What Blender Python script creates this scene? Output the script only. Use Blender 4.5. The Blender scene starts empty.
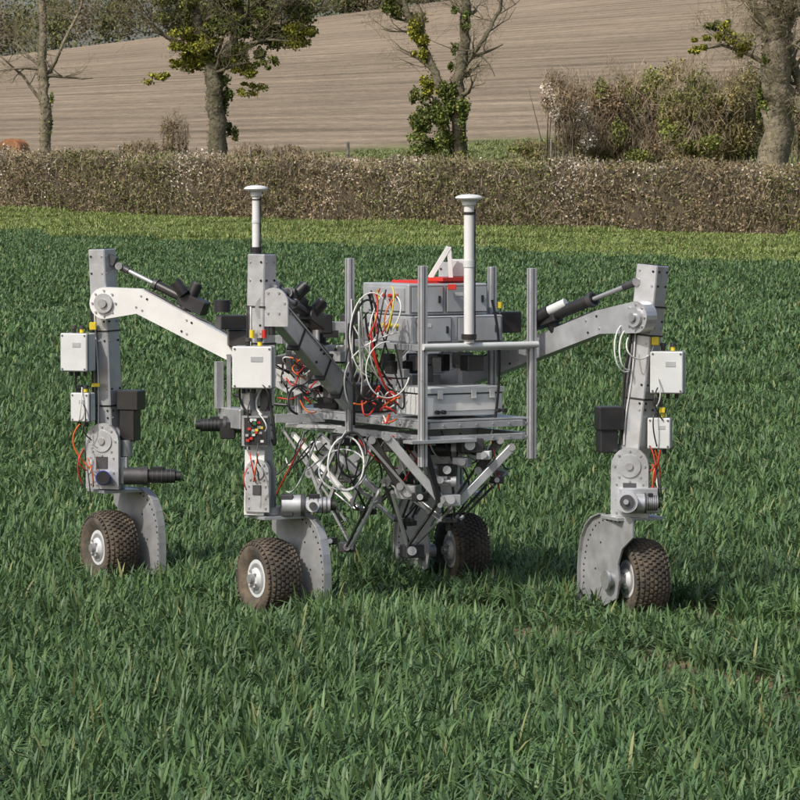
import bpy, math, random
import numpy as np
from mathutils import Vector, Matrix
random.seed(7); rng=np.random.default_rng(7)
sc=bpy.context.scene
CH=2.31; CD=20.0; F=3600.0; PIT=math.atan(208/3600)
R3=math.sqrt(3)/2
def P(px,py,Y):
    u=Vector((0,math.sin(PIT),math.cos(PIT))); f=Vector((0,math.cos(PIT),-math.sin(PIT)))
    d=f+Vector(((px-400)/F,0,0))+u*((400-py)/F)
    return Vector((0,-CD,CH))+d*((Y+CD)/d.y)
def S(Y): return (CD+Y)/F
# ---------------------------------------------------------------- terrain
def ramp(x,w): return w*np.logaddexp(0,np.asarray(x,float)/w)
def gz(x,y):
    x=np.asarray(x,float); d=np.asarray(y,float)+CD
    h=-0.065+0.0195*(ramp(d-24,2.0)-ramp(d-390,8.0))
    h=h+0.056*(ramp(d-112,5.0)-ramp(d-390,8.0))
    h=h+0.125*np.clip(x,-90,90)*np.clip((d-112)/268,0,1)
    h=h+0.02*np.sin(x*.9+1)*np.sin(d*.6)*np.clip((d-24)/20,0,1)
    return h
def gz1(x,y): return float(gz(x,y))
# ---------------------------------------------------------------- materials
def mat(name,col,rough=.5,metal=0.,var=.12,vs=12.,bump=0.,bs=60.,dirt=None,dirtamt=.3,coat=0):
    m=bpy.data.materials.new(name); m.use_nodes=True; n=m.node_tree; N=n.nodes; L=n.links
    b=N['Principled BSDF']; b.inputs['Roughness'].default_value=rough; b.inputs['Metallic'].default_value=metal
    tc=N.new('ShaderNodeTexCoord'); no=N.new('ShaderNodeTexNoise'); no.inputs['Scale'].default_value=vs; no.inputs['Detail'].default_value=6
    L.new(tc.outputs['Object'],no.inputs['Vector'])
    r=N.new('ShaderNodeValToRGB'); c=Vector(col)
    a=c*(1-var); bb=c*(1+var)
    r.color_ramp.elements[0].position=.3; r.color_ramp.elements[1].position=.7
    r.color_ramp.elements[0].color=(*a,1); r.color_ramp.elements[1].color=(*bb,1)
    L.new(no.outputs['Fac'],r.inputs['Fac']); out=r.outputs['Color']
    if metal>.1:
        rr=N.new('ShaderNodeMapRange'); rr.inputs['From Min'].default_value=.3; rr.inputs['From Max'].default_value=.7; rr.inputs['To Min'].default_value=rough-.1; rr.inputs['To Max'].default_value=rough+.14
        n4=N.new('ShaderNodeTexNoise'); n4.inputs['Scale'].default_value=vs*2.3; n4.inputs['Detail'].default_value=8
        L.new(tc.outputs['Object'],n4.inputs['Vector']); L.new(n4.outputs['Fac'],rr.inputs['Value']); L.new(rr.outputs['Result'],b.inputs['Roughness'])
    if dirt:
        n2=N.new('ShaderNodeTexNoise'); n2.inputs['Scale'].default_value=vs*.6; n2.inputs['Detail'].default_value=10; n2.inputs['Roughness'].default_value=.7
        L.new(tc.outputs['Object'],n2.inputs['Vector'])
        mr=N.new('ShaderNodeMapRange'); mr.inputs['From Min'].default_value=.45; mr.inputs['From Max'].default_value=.75; mr.inputs['To Max'].default_value=dirtamt
        L.new(n2.outputs['Fac'],mr.inputs['Value'])
        mx=N.new('ShaderNodeMix'); mx.data_type='RGBA'; L.new(mr.outputs['Result'],mx.inputs['Factor']); L.new(out,mx.inputs['A']); mx.inputs['B'].default_value=(*dirt,1); out=mx.outputs['Result']
    L.new(out,b.inputs['Base Color'])
    if bump:
        n3=N.new('ShaderNodeTexNoise'); n3.inputs['Scale'].default_value=bs; n3.inputs['Detail'].default_value=4; L.new(tc.outputs['Object'],n3.inputs['Vector'])
        bp=N.new('ShaderNodeBump'); bp.inputs['Strength'].default_value=bump; bp.inputs['Distance'].default_value=.01 if bs>=50 else .06; L.new(n3.outputs['Fac'],bp.inputs['Height']); L.new(bp.outputs['Normal'],b.inputs['Normal'])
    return m
M={}
D_=(.20,.15,.10)
M['alu']=mat('aluminium',(.50,.515,.535),.38,.55,.16,7,.05,80,D_,.28)
M['alud']=mat('aluminium_dull',(.38,.39,.40),.43,.45,.18,10,.05,80,D_,.35)
M['ext']=mat('extrusion_aluminium',(.50,.51,.53),.36,.45,.1,14,0,80,D_,.15)
M['white']=mat('white_paint',(.68,.68,.67),.4,0,.06,6,0,60,D_,.2)
M['grey']=mat('grey_plastic',(.58,.60,.60),.45,0,.06,7,0,60,D_,.2)
M['cab']=mat('cabinet_metal',(.45,.47,.49),.40,.35,.12,7,.03,50,D_,.2)
M['black']=mat('black_plastic',(.018,.018,.02),.4,0,.3,10,0,60,D_,.12)
M['dark']=mat('dark_metal',(.07,.07,.075),.45,.4,.3,15,0,60,D_,.2)
M['rubber']=mat('tyre_rubber',(.062,.053,.042),.88,0,.35,14,.3,90,(.21,.155,.10),.85)
M['red']=mat('red_cable',(.50,.03,.02),.4,0,.1)
M['orange']=mat('orange_cable',(.55,.12,.02),.4,0,.1)
M['yellow']=mat('yellow_label',(.65,.50,.03),.45,0,.1)
M['blue']=mat('blue_cable',(.03,.04,.30),.4,0,.1)
M['green']=mat('green_board',(.03,.14,.06),.4,0,.3,40)
M['wire']=mat('white_cable',(.60,.60,.58),.4,0,.1)
M['hole']=mat('hole_dark',(.012,.012,.012),.9,0,.1)
M['slot']=mat('slot_shadowed',(.10,.10,.105),.6,.0,.1)
M['bolt']=mat('steel_bolt',(.42,.42,.43),.35,.6,.1)
M['bark']=mat('bark',(.125,.105,.075),.95,0,.45,7,1.,9,(.10,.115,.04),.75)
M['bark2']=mat('pale_bark',(.19,.16,.115),.95,0,.45,6,1.,9,(.15,.15,.05),.6)
M['wood']=mat('weathered_wood',(.30,.27,.22),.85,0,.2,10,.3,30)
M['rust']=mat('rust',(.30,.14,.06),.8,0,.4,8,.3,30)
def attr_mat(name,trans=0.2,rough=.5,spec=.4,nscale=.6,nvar=.35):
    m=bpy.data.materials.new(name); m.use_nodes=True; n=m.node_tree; N=n.nodes; L=n.links
    b=N['Principled BSDF']; b.inputs['Roughness'].default_value=rough; b.inputs['Specular IOR Level'].default_value=spec
    at=N.new('ShaderNodeAttribute'); at.attribute_name='Col'
    ge=N.new('ShaderNodeNewGeometry'); no=N.new('ShaderNodeTexNoise'); no.inputs['Scale'].default_value=nscale; no.inputs['Detail'].default_value=3
    L.new(ge.outputs['Position'],no.inputs['Vector'])
    mr=N.new('ShaderNodeMapRange'); mr.inputs['From Min'].default_value=.3; mr.inputs['From Max'].default_value=.7; mr.inputs['To Min'].default_value=1-nvar; mr.inputs['To Max'].default_value=1+nvar
    L.new(no.outputs['Fac'],mr.inputs['Value'])
    vm=N.new('ShaderNodeVectorMath'); vm.operation='SCALE'; L.new(at.outputs['Color'],vm.inputs[0]); L.new(mr.outputs['Result'],vm.inputs['Scale'])
    L.new(vm.outputs[0],b.inputs['Base Color'])
    if trans>0:
        t=N.new('ShaderNodeBsdfTranslucent'); L.new(vm.outputs[0],t.inputs['Color'])
        mx=N.new('ShaderNodeMixShader'); mx.inputs[0].default_value=trans
        L.new(b.outputs[0],mx.inputs[1]); L.new(t.outputs[0],mx.inputs[2]); L.new(mx.outputs[0],N['Material Output'].inputs['Surface'])
    return m
M['wheat']=attr_mat('wheat_leaf',.18,.5,.35,.7,.2)
M['leaf']=attr_mat('foliage',0,.7,.2,.8,.3)
# ---------------------------------------------------------------- mesh builders
def link(ob,parent=None):
    sc.collection.objects.link(ob)
    if parent: ob.parent=parent
    return ob
def empty(name,loc=(0,0,0)):
    e=bpy.data.objects.new(name,None); e.location=loc; e.empty_display_size=.3; return link(e)
class Part:
    def __init__(s): s.v=[];s.f=[];s.m=[];s.sm=[];s.mats=[]
    def mi(s,k):
        if k not in s.mats: s.mats.append(k)
        return s.mats.index(k)
    def add(s,vs,fs,k,sm=False):
        o=len(s.v); s.v+= [tuple(v) for v in vs]; i=s.mi(k)
        for f in fs: s.f.append([a+o for a in f]); s.m.append(i); s.sm.append(sm)
    def box(s,c,size,k,yaw=0,axes=None):
        c=Vector(c); hx,hy,hz=[a/2 for a in size]
        if axes is None:
            ca,sa=math.cos(yaw),math.sin(yaw); X=Vector((ca,sa,0)); Yv=Vector((-sa,ca,0)); Z=Vector((0,0,1))
        else: X,Yv,Z=axes
        b=min(hx,hy,hz)*.12; b=min(b,.006)
        vs=[];
        idx={}
        for sx in(-1,1):
            for sy in(-1,1):
                for sz in(-1,1):
                    for a in range(3):
                        h=[hx-b,hy-b,hz-b]; h[a]+=b
                        idx[(sx,sy,sz,a)]=len(vs); vs.append(c+X*(sx*h[0])+Yv*(sy*h[1])+Z*(sz*h[2]))
        fs=[]
        def q(l,nrm):
            p=[vs[i] for i in l]; n=(p[1]-p[0]).cross(p[2]-p[0])
            if n.dot(nrm)<0: l=l[::-1]
            fs.append(l)
        AX=[X,Yv,Z]
        for a in range(3):
            o1,o2=[i for i in range(3) if i!=a]
            for sg in(-1,1):
                l=[]
                for s1,s2 in((-1,-1),(1,-1),(1,1),(-1,1)):
                    t=[0,0,0]; t[a]=sg;t[o1]=s1;t[o2]=s2; l.append(idx[(*t,a)])
                q(l,AX[a]*sg)
        for a in range(3):
            o1,o2=[i for i in range(3) if i!=a]
            for s1 in(-1,1):
                for s2 in(-1,1):
                    def g(sa,w):
                        t=[0,0,0];t[a]=sa;t[o1]=s1;t[o2]=s2;return idx[(*t,w)]
                    q([g(-1,o1),g(1,o1),g(1,o2),g(-1,o2)],AX[o1]*s1+AX[o2]*s2)
        for sx in(-1,1):
            for sy in(-1,1):
                for sz in(-1,1): q([idx[(sx,sy,sz,0)],idx[(sx,sy,sz,1)],idx[(sx,sy,sz,2)]],X*sx+Yv*sy+Z*sz)
        s.add(vs,fs,k)
    def beam(s,p0,p1,w,h,k,side=None):
        p0=Vector(p0);p1=Vector(p1); d=p1-p0; L=d.length; d.normalize()
        if side is None: side=d.cross(Vector((0,0,1)))
        if side.length<1e-4: side=Vector((1,0,0))
        side=(side-d*side.dot(d)).normalized(); up=side.cross(d)
        s.box((p0+p1)/2,(L,w,h),k,axes=(d,side,up))
    def cyl(s,p0,p1,r,k,r1=None,n=20,cap=True):
        p0=Vector(p0);p1=Vector(p1); r1=r if r1 is None else r1
        d=(p1-p0).normalized(); a=d.orthogonal().normalized(); b=d.cross(a)
        vs=[]
        for p,rr in((p0,r),(p1,r1)):
            for i in range(n):
                t=2*math.pi*i/n; vs.append(p+a*math.cos(t)*rr+b*math.sin(t)*rr)
        s.add(vs,[[i,(i+1)%n,n+(i+1)%n,n+i] for i in range(n)],k,True)
        if cap:
            s.add(vs[:n],[list(range(n))[::-1]],k); s.add(vs[n:],[list(range(n))],k)
    def tube(s,pts,rad,k,n=7):
        pts=[Vector(p) for p in pts]; vs=[];fs=[]; a=None
        for i,p in enumerate(pts):
            d=(pts[min(i+1,len(pts)-1)]-pts[max(i-1,0)]).normalized()
            if a is None: a=d.orthogonal().normalized()
            a=(a-d*a.dot(d)); a=a.normalized() if a.length>1e-5 else d.orthogonal().normalized()
            b=d.cross(a); r=rad[i] if hasattr(rad,'__len__') else rad
            for j in range(n):
                t=2*math.pi*j/n; rr=r*(1+.10*math.sin(3*t+i*.7)*(n>=10)); vs.append(p+a*math.cos(t)*rr+b*math.sin(t)*rr)
        for i in range(len(pts)-1):
            for j in range(n): fs.append([i*n+j,i*n+(j+1)%n,(i+1)*n+(j+1)%n,(i+1)*n+j])
        fs.append([(len(pts)-1)*n+j for j in range(n)])
        s.add(vs,fs,k,True)
    def plate(s,poly,o,U,V,th,k):
        o=Vector(o);U=Vector(U);V=Vector(V);W=U.cross(V).normalized()*th/2; n=len(poly)
        a=[o+U*x+V*y-W for x,y in poly]; b=[o+U*x+V*y+W for x,y in poly]
        area=sum(poly[i][0]*poly[(i+1)%n][1]-poly[(i+1)%n][0]*poly[i][1] for i in range(n))
        vs=a+b; F1=[list(range(n))[::-1],list(range(n,2*n))]+[[i,(i+1)%n,n+(i+1)%n,n+i] for i in range(n)]
        if area<0: F1=[f[::-1] for f in F1]
        s.add(vs,F1,k)
    def obj(s,name,parent=None):
        me=bpy.data.meshes.new(name); me.from_pydata(s.v,[],s.f)
        for k in s.mats: me.materials.append(M[k])
        me.polygons.foreach_set('material_index',s.m); me.polygons.foreach_set('use_smooth',s.sm); me.update()
        return link(bpy.data.objects.new(name,me),parent)
def bez(p0,p1,sag=.1,n=10,side=(0,0,0),rnd=0.):
    p0=Vector(p0);p1=Vector(p1);c=(p0+p1)/2+Vector((0,0,-sag))*2+Vector(side)*2
    c+=Vector((random.uniform(-1,1),random.uniform(-1,1),random.uniform(-1,1)))*rnd
    return [(1-t)**2*p0+2*t*(1-t)*c+t*t*p1 for t in [i/n for i in range(n+1)]]
def np_mesh(name,V,nper,FI,col,m,parent=None,linkit=True):
    N=V.shape[0]; me=bpy.data.meshes.new(name)
    q=np.array(FI); nq,k=q.shape
    faces=(np.arange(N)[:,None,None]*nper+q[None]).reshape(-1,k)
    me.vertices.add(N*nper); me.vertices.foreach_set('co',V.reshape(-1).astype('f'))
    me.loops.add(faces.size); me.loops.foreach_set('vertex_index',faces.reshape(-1).astype('i'))
    me.polygons.add(len(faces)); me.polygons.foreach_set('loop_start',np.arange(0,faces.size,k,dtype='i')); me.polygons.foreach_set('loop_total',np.full(len(faces),k,'i'))
    me.update(calc_edges=True)
    ca=me.color_attributes.new('Col','FLOAT_COLOR','POINT')
    cc=np.ones((N,nper,4),'f'); cc[:,:,:3]=col[:,None,:]; ca.data.foreach_set('color',cc.reshape(-1))
    me.materials.append(m); ob=bpy.data.objects.new(name,me)
    if linkit: link(ob,parent)
    return ob
def unit(a): return a/np.maximum(np.linalg.norm(a,axis=1,keepdims=True),1e-9)
class Cloud:
    def __init__(s): s.C=[];s.A=[];s.B=[];s.K=[]
    def leaves(s,C,size,cols,jit=.25,asp=.6):
        n=len(C); a=unit(rng.normal(size=(n,3))); t=unit(rng.normal(size=(n,3))); b=unit(np.cross(a,t))
        sz=size*rng.uniform(.6,1.4,(n,1)); cols=np.array(cols)
        k=cols[rng.integers(0,len(cols),n)]*rng.uniform(1-jit,1+jit,(n,1))
        s.C.append(C);s.A.append(a*sz);s.B.append(b*sz*asp);s.K.append(k)
    def twigs(s,C,L,w,cols,dirv=(0,0,1),spread=.6,jit=.25):
        n=len(C); a=unit(np.array(dirv)[None]+rng.normal(size=(n,3))*spread); t=unit(rng.normal(size=(n,3))); b=unit(np.cross(a,t))
        cols=np.array(cols); k=cols[rng.integers(0,len(cols),n)]*rng.uniform(1-jit,1+jit,(n,1))
        s.C.append(C);s.A.append(a*L*rng.uniform(.4,1.2,(n,1)));s.B.append(b*w);s.K.append(k)
    def obj(s,name,parent=None):
        C=np.concatenate(s.C);A=np.concatenate(s.A);B=np.concatenate(s.B);K=np.concatenate(s.K)
        V=np.stack([C-A,C+B,C+A,C-B],1)
        return np_mesh(name,V,4,[[0,1,2,3]],K,M['leaf'],parent)
def ell(c,r,n,shell=.5):
    d=unit(rng.normal(size=(n,3))); rr=rng.uniform(shell,1,(n,1))**(.6)
    lump=1+.22*np.sin(d[:,:1]*5+c[0])*np.cos(d[:,2:]*6+c[1])+.12*np.sin(d[:,1:2]*11)
    return np.array(c)[None]+d*rr*lump*np.array(r)[None]
# ---------------------------------------------------------------- terrain sheet
ds=np.concatenate([np.arange(-20,0,4),np.arange(0,40,.5),np.arange(40,130,1.),np.arange(130,420,2),np.arange(420,900,40),np.arange(900,3001,300)])-0.
xs=np.concatenate([np.arange(-1500,-150,150),np.arange(-150,-40,5),np.arange(-40,-12,1.),np.arange(-12,12,.4),np.arange(12,40,1.),np.arange(40,150,5),np.arange(150,1501,150)])
Xg,Dg=np.meshgrid(xs,ds); Zg=gz(Xg,Dg-CD)
near=np.clip(1-(Dg-10)/30,0,1); Zg=Zg+near*.012*np.sin(Xg*7+Dg*3)
n1=len(ds);n2=len(xs)
V=np.stack([Xg,Dg-CD,Zg],-1).reshape(-1,3)
ii=np.arange(n1*n2).reshape(n1,n2)
FQ=np.stack([ii[:-1,:-1],ii[:-1,1:],ii[1:,1:],ii[1:,:-1]],-1).reshape(-1,4)
me=bpy.data.meshes.new('field_ground'); me.from_pydata(V.tolist(),[],FQ.tolist()); me.polygons.foreach_set('use_smooth',[True]*len(FQ))
T=(Dg+Xg-99.4)
EDGE=lambda x: 79.9-1.077*x
MEAD=lambda x: 143+.55*np.clip(x,-60,60)+1.2*np.sin(x*.35)
colz=np.zeros((n1,n2,4)); colz[...,3]=1
soil=np.array([.19,.14,.09]); crop=np.array([.06,.10,.03]); verge=np.array([.12,.15,.04]); past=np.array([.15,.17,.06]); till=np.array([.315,.25,.178])
fcr=np.clip((Dg-20)/25,0,1)[...,None]; c=soil*(1-fcr)+crop*fcr
ve=(Dg>EDGE(Xg))[...,None]; c=np.where(ve,verge,c)
hl=(T>3)[...,None]; c=np.where(hl,past,c)
hf=np.clip((Dg-MEAD(Xg))/5,0,1)[...,None]; c=c*(1-hf)+till*hf
colz[...,:3]=c
ca=me.color_attributes.new('Col','FLOAT_COLOR','POINT'); ca.data.foreach_set('color',colz.reshape(-1).astype('f'))
m=bpy.data.materials.new('field_soil'); m.use_nodes=True; N=m.node_tree.nodes;L=m.node_tree.links;b=N['Principled BSDF'];b.inputs['Roughness'].default_value=.95;b.inputs['Specular IOR Level'].default_value=.1
at=N.new('ShaderNodeAttribute');at.attribute_name='Col'; ge=N.new('ShaderNodeNewGeometry')
def noise(sc_,det,vec,rough=.6):
    n=N.new('ShaderNodeTexNoise');n.inputs['Scale'].default_value=sc_;n.inputs['Detail'].default_value=det;n.inputs['Roughness'].default_value=rough;L.new(vec,n.inputs['Vector']);return n.outputs['Fac']
mp=N.new('ShaderNodeMapping');mp.inputs['Scale'].default_value=(.10,.40,.40);mp.inputs['Rotation'].default_value=(0,0,math.radians(-6));L.new(ge.outputs['Position'],mp.inputs['Vector'])
a1=noise(.9,8,mp.outputs[0],.85); a2=noise(1.9,8,ge.outputs['Position'],.85); a3=noise(.02,3,ge.outputs['Position'])
def mrange(v,a,b_,c_,d_):
    r=N.new('ShaderNodeMapRange');r.inputs['From Min'].default_value=a;r.inputs['From Max'].default_value=b_;r.inputs['To Min'].default_value=c_;r.inputs['To Max'].default_value=d_;L.new(v,r.inputs['Value']);return r.outputs['Result']
def mul(a,b_):
    q=N.new('ShaderNodeMath');q.operation='MULTIPLY';L.new(a,q.inputs[0]);L.new(b_,q.inputs[1]);return q.outputs[0]
def wave(rot,scale,dist):
    wv=N.new('ShaderNodeTexWave');wv.bands_direction='Y';wv.inputs['Scale'].default_value=scale;wv.inputs['Distortion'].default_value=dist;wv.inputs['Detail'].default_value=3
    mp2=N.new('ShaderNodeMapping');mp2.inputs['Rotation'].default_value=(0,0,math.radians(rot));L.new(ge.outputs['Position'],mp2.inputs['Vector']);L.new(mp2.outputs[0],wv.inputs['Vector']);return wv.outputs['Fac']
f=mul(mul(mrange(a1,.3,.7,.55,1.4),mrange(a2,.3,.7,.55,1.42)),mul(mrange(a3,.35,.65,.85,1.12),mul(mrange(wave(9,.07,1.2),0,1,.88,1.07),mrange(wave(9,.022,.4),.9,1,1.0,.84))))
vm=N.new('ShaderNodeVectorMath');vm.operation='SCALE';L.new(at.outputs['Color'],vm.inputs[0]);L.new(f,vm.inputs['Scale']);L.new(vm.outputs[0],b.inputs['Base Color'])
bp=N.new('ShaderNodeBump');bp.inputs['Strength'].default_value=.9;bp.inputs['Distance'].default_value=.15;L.new(noise(4,6,ge.outputs['Position'],.75),bp.inputs['Height']);L.new(bp.outputs[0],b.inputs['Normal'])
me.materials.append(m); link(bpy.data.objects.new('field_ground',me))
# ---------------------------------------------------------------- wheat
def patch(name,size,n,hmin,hmax,w,pal,wind=.2,bmax=1.2):
    nst=max(1,n//4); sx=rng.uniform(-.5,.5,(nst,2))*size*1.06
    base=np.repeat(sx,4,0)[:n]+rng.normal(size=(min(n,nst*4),2))*.012; n=len(base)
    Lh=rng.uniform(hmin,hmax,n); phi=rng.uniform(0,2*np.pi,n); bend=rng.uniform(.1,bmax,n)
    lean=np.stack([np.cos(phi),np.sin(phi)],1)+np.array([wind,0.05]); per=np.stack([-np.sin(phi),np.cos(phi)],1)
    tw=rng.uniform(-.5,.5,n); ww=w*rng.uniform(.65,1.25,n)
    ts=[0,.3,.58,.82,1.]; wd=[.45,.95,1.,.7,.05]; Vv=np.zeros((n,10,3))
    for i,(t,wi) in enumerate(zip(ts,wd)):
        hor=Lh*(.12*t+bend*.62*t**2.2); z=Lh*(t-.42*bend*t**2.6)
        cxy=base+lean*hor[:,None]; off=per*(ww*wi*.5)[:,None]
        Vv[:,2*i,:2]=cxy-off; Vv[:,2*i+1,:2]=cxy+off; Vv[:,2*i,2]=z+tw*ww*wi*.4; Vv[:,2*i+1,2]=z-tw*ww*wi*.4
    pal=np.array(pal); k=pal[rng.choice(len(pal),n,p=[.45,.34,.18,.03])]*rng.uniform(.82,1.18,(n,1))
    ob=np_mesh(name,Vv,10,[[2*i,2*i+1,2*i+3,2*i+2] for i in range(4)],k,M['wheat'],None,False)
    ob.data.polygons.foreach_set('use_smooth',[True]*len(ob.data.polygons)); return ob
WP=[(.086,.152,.056),(.108,.180,.062),(.066,.124,.056),(.21,.22,.09)]
VP=[(.21,.27,.075),(.16,.22,.06),(.25,.27,.10),(.30,.25,.15)]
MP=[(.21,.25,.09),(.17,.21,.08),(.25,.26,.11),(.30,.26,.16)]
def scatter(name,patches,pts,rots,scl,idx):
    col=bpy.data.collections.new(name+'_tufts')
    for o in patches: col.objects.link(o)
    me=bpy.data.meshes.new(name); me.from_pydata([tuple(p) for p in pts],[],[])
    for an,ty,dat,key in (('rot','FLOAT_VECTOR',rots,'vector'),('scl','FLOAT_VECTOR',scl,'vector'),('idx','INT',idx,'value')):
        a=me.attributes.new(an,ty,'POINT'); a.data.foreach_set(key,np.asarray(dat).reshape(-1).astype('i' if ty=='INT' else 'f'))
    ob=link(bpy.data.objects.new(name,me))
    ng=bpy.data.node_groups.new(name,'GeometryNodeTree'); ng.interface.new_socket('Geometry',in_out='INPUT',socket_type='NodeSocketGeometry'); ng.interface.new_socket('Geometry',in_out='OUTPUT',socket_type='NodeSocketGeometry')
    N=ng.nodes;L=ng.links; gi=N.new('NodeGroupInput');go=N.new('NodeGroupOutput');ip=N.new('GeometryNodeInstanceOnPoints');ci=N.new('GeometryNodeCollectionInfo')
    ci.inputs['Collection'].default_value=col; ci.inputs['Separate Children'].default_value=True; ci.inputs['Reset Children'].default_value=True
    def na(n,t):
        x=N.new('GeometryNodeInputNamedAttribute');x.data_type=t;x.inputs['Name'].default_value=n;return x.outputs['Attribute']
    er=N.new('FunctionNodeEulerToRotation');L.new(na('rot','FLOAT_VECTOR'),er.inputs[0]);L.new(er.outputs[0],ip.inputs['Rotation'])
    L.new(na('scl','FLOAT_VECTOR'),ip.inputs['Scale']);L.new(na('idx','INT'),ip.inputs['Instance Index']);ip.inputs['Pick Instance'].default_value=True
    L.new(gi.outputs[0],ip.inputs['Points']);L.new(ci.outputs[0],ip.inputs['Instance']);L.new(ip.outputs[0],go.inputs[0])
    md=ob.modifiers.new('scatter','NODES');md.node_group=ng; return ob
def field(name,y0,y1,step,patches,test,hs=(.85,1.15),jr=.12,nsp=0):
    pts=[];rot=[];sl=[];ix=[]; y=y0+step/2; nf=len(patches)-nsp
    while y<y1:
        d=y+CD; hw=.111*d*1.1+1.6; x=-hw
        while x<hw:
            xx=x+random.uniform(-.1,.1)*step; yy=y+random.uniform(-.1,.1)*step
            t=test(xx,yy)
            if t!=0:
                e=.4; sy=(gz1(xx,yy+e)-gz1(xx,yy-e))/(2*e); sx_=(gz1(xx+e,yy)-gz1(xx-e,yy))/(2*e)
                a=random.uniform(-jr,jr)+random.choice([0,math.pi/2,math.pi,-math.pi/2])
                eu=(Matrix.Rotation(math.atan(sy),3,'X')@Matrix.Rotation(-math.atan(sx_),3,'Y')@Matrix.Rotation(a,3,'Z')).to_euler()
                pts.append((xx,yy,gz1(xx,yy)-.005)); rot.append(tuple(eu))
                h=abs(t)*random.uniform(*hs)*(1+.12*math.sin(xx*1.7+yy*.8)*math.sin(yy*1.1-xx*.5)); s_=random.uniform(1.,1.1)
                sl.append((s_,s_,h)); ix.append(random.randrange(nf) if t>0 else nf+random.randrange(nsp))
            x+=step
        y+=step
    return scatter(name,patches,pts,rot,sl,ix)
tracks=[((-.15,.9),(3.0,-5.9)),((1.5,-.1),(4.6,-5.5))]
def dseg(x,y,a,b):
    ax,ay=a;bx,by=b;t=((x-ax)*(bx-ax)+(y-ay)*(by-ay))/((bx-ax)**2+(by-ay)**2);t=max(0,min(1,t));return math.hypot(x-ax-t*(bx-ax),y-ay-t*(by-ay))
wheelpos=[]
def nearT(x,y):
    for i,(a,b_) in enumerate(tracks):
        dd=dseg(x,y,a,b_)
        if dd<.24:
            q=math.sin(x*3.1+y*1.3)+math.sin(y*4.7-x)
            if random.random()<.6+.2*q+.25*(x>1.0)-.25*(x<.6): return -.75
            return .6
        if dd<.45: return .78
    for wx,wy in wheelpos:
        if math.hypot(x-wx,(y-wy+.12))<.26: return .28
        if math.hypot(x-wx,(y-wy+.35))<.33: return .55
    return 1
for px,Y in((267,0),(105,1.75),(640,-.03),(462,1.6)): wheelpos.append(((px-400)*S(Y),Y))
A6=[patch('wheat_a%d'%i,.3,150,.12,.25,.0125,WP) for i in range(8)]+[patch('wheat_sparse%d'%i,.3,34,.07,.19,.012,WP) for i in range(3)]
B6=[patch('wheat_b%d'%i,1.2,1500,.11,.225,.016,WP) for i in range(5)]
C6=[patch('wheat_c%d'%i,2.4,3000,.10,.20,.027,WP) for i in range(5)]
V6=[patch('verge_a%d'%i,2.0,2200,.08,.22,.024,VP) for i in range(4)]
Q6=[patch('meadow_a%d'%i,2.0,1600,.08,.22,.03,MP) for i in range(4)]
field('wheat_crop',-8.5,3.5,.3,A6,nearT,jr=.5,nsp=3)
inf=lambda x,y:1 if y+CD<EDGE(x)-1.+.4*math.sin(x) else 0
field('wheat_crop',3.5,20.3,1.2,B6,inf)
field('wheat_crop',20.3,88,2.4,C6,inf,(.88,1.12))
def vt(x,y):
    d=y+CD
    return (.75+.35*math.sin(x*.8+y*.5)*math.sin(y*.9)) if EDGE(x)-.6+.4*math.sin(x)<=d<99.4-x-.9 else 0
field('grass_verge',44,112,1.9,V6,vt,(.7,1.3))
field('meadow_grass',80,138,2.6,Q6,lambda x,y:1.2 if (y+CD)>101.8-x and y+CD<MEAD(x) else 0,(.7,1.3))
# ---------------------------------------------------------------- hedge
hd=empty('hedgerow',(0,79.4,gz1(0,79.4)))
hc=Cloud(); Lh=34
def hedge_h(s): return 1.72+.06*np.sin(s*1.3)+.05*np.sin(s*3.1+1)+.04*np.sin(s*7.)
def hedge_pts(n,shell=True):
    s=rng.uniform(-Lh,Lh,n); side=rng.random(n); hh=hedge_h(s)
    t=rng.uniform(-.7,.7,n); z=rng.uniform(0.02,1,n)*hh
    front=side<.55; t=np.where(front,-.62-.1*rng.normal(size=n)-.16*np.sin(s*2.1+z*2.5)*np.sin(z*4+s),t)
    top=(side>=.55)&(side<.8); z=np.where(top,hh+rng.normal(size=n)*.06,z)
    x=s*.7071+t*.7071; y=99.4-s*.7071+t*.7071-CD
    return np.stack([x,y,gz(x,y)+z],1),s,z
C,s_,z_=hedge_pts(90000); cl=np.sin(s_*.45)+.8*np.sin(s_*1.3+1)+.5*np.sin(z_*3+s_*1.7)+rng.normal(size=len(s_))*.8
wsp=(np.sin(s_*.8+2)+np.sin(s_*2.1)+.8*z_+rng.normal(size=len(s_))*.9)>2.3
hc.leaves(C[(cl>0.3)&~wsp],.040,[(.15,.165,.05),(.10,.125,.04),(.20,.19,.07)])
hc.leaves(C[(cl<=.3)&~wsp],.038,[(.25,.185,.105),(.19,.15,.09),(.16,.145,.06),(.29,.23,.15)])
hc.leaves(C[wsp],.034,[(.56,.51,.44),(.42,.36,.29),(.28,.22,.14)])
C,s_,z_=hedge_pts(36000); hc.twigs(C,.16,.007,[(.30,.23,.15),(.21,.16,.10),(.38,.32,.24)],(0,0,1),.7)
hc.obj('twigs_and_leaves',hd).matrix_parent_inverse=hd.matrix_basis.inverted()
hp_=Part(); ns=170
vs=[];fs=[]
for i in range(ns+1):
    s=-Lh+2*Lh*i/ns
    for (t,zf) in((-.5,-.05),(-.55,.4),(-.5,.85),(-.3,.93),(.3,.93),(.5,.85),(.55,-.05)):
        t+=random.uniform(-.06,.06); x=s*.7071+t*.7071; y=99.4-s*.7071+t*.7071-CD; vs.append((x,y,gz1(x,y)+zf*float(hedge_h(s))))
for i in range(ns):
    for j in range(6): a=i*7+j; fs.append([a,a+7,a+8,a+1])
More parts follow.
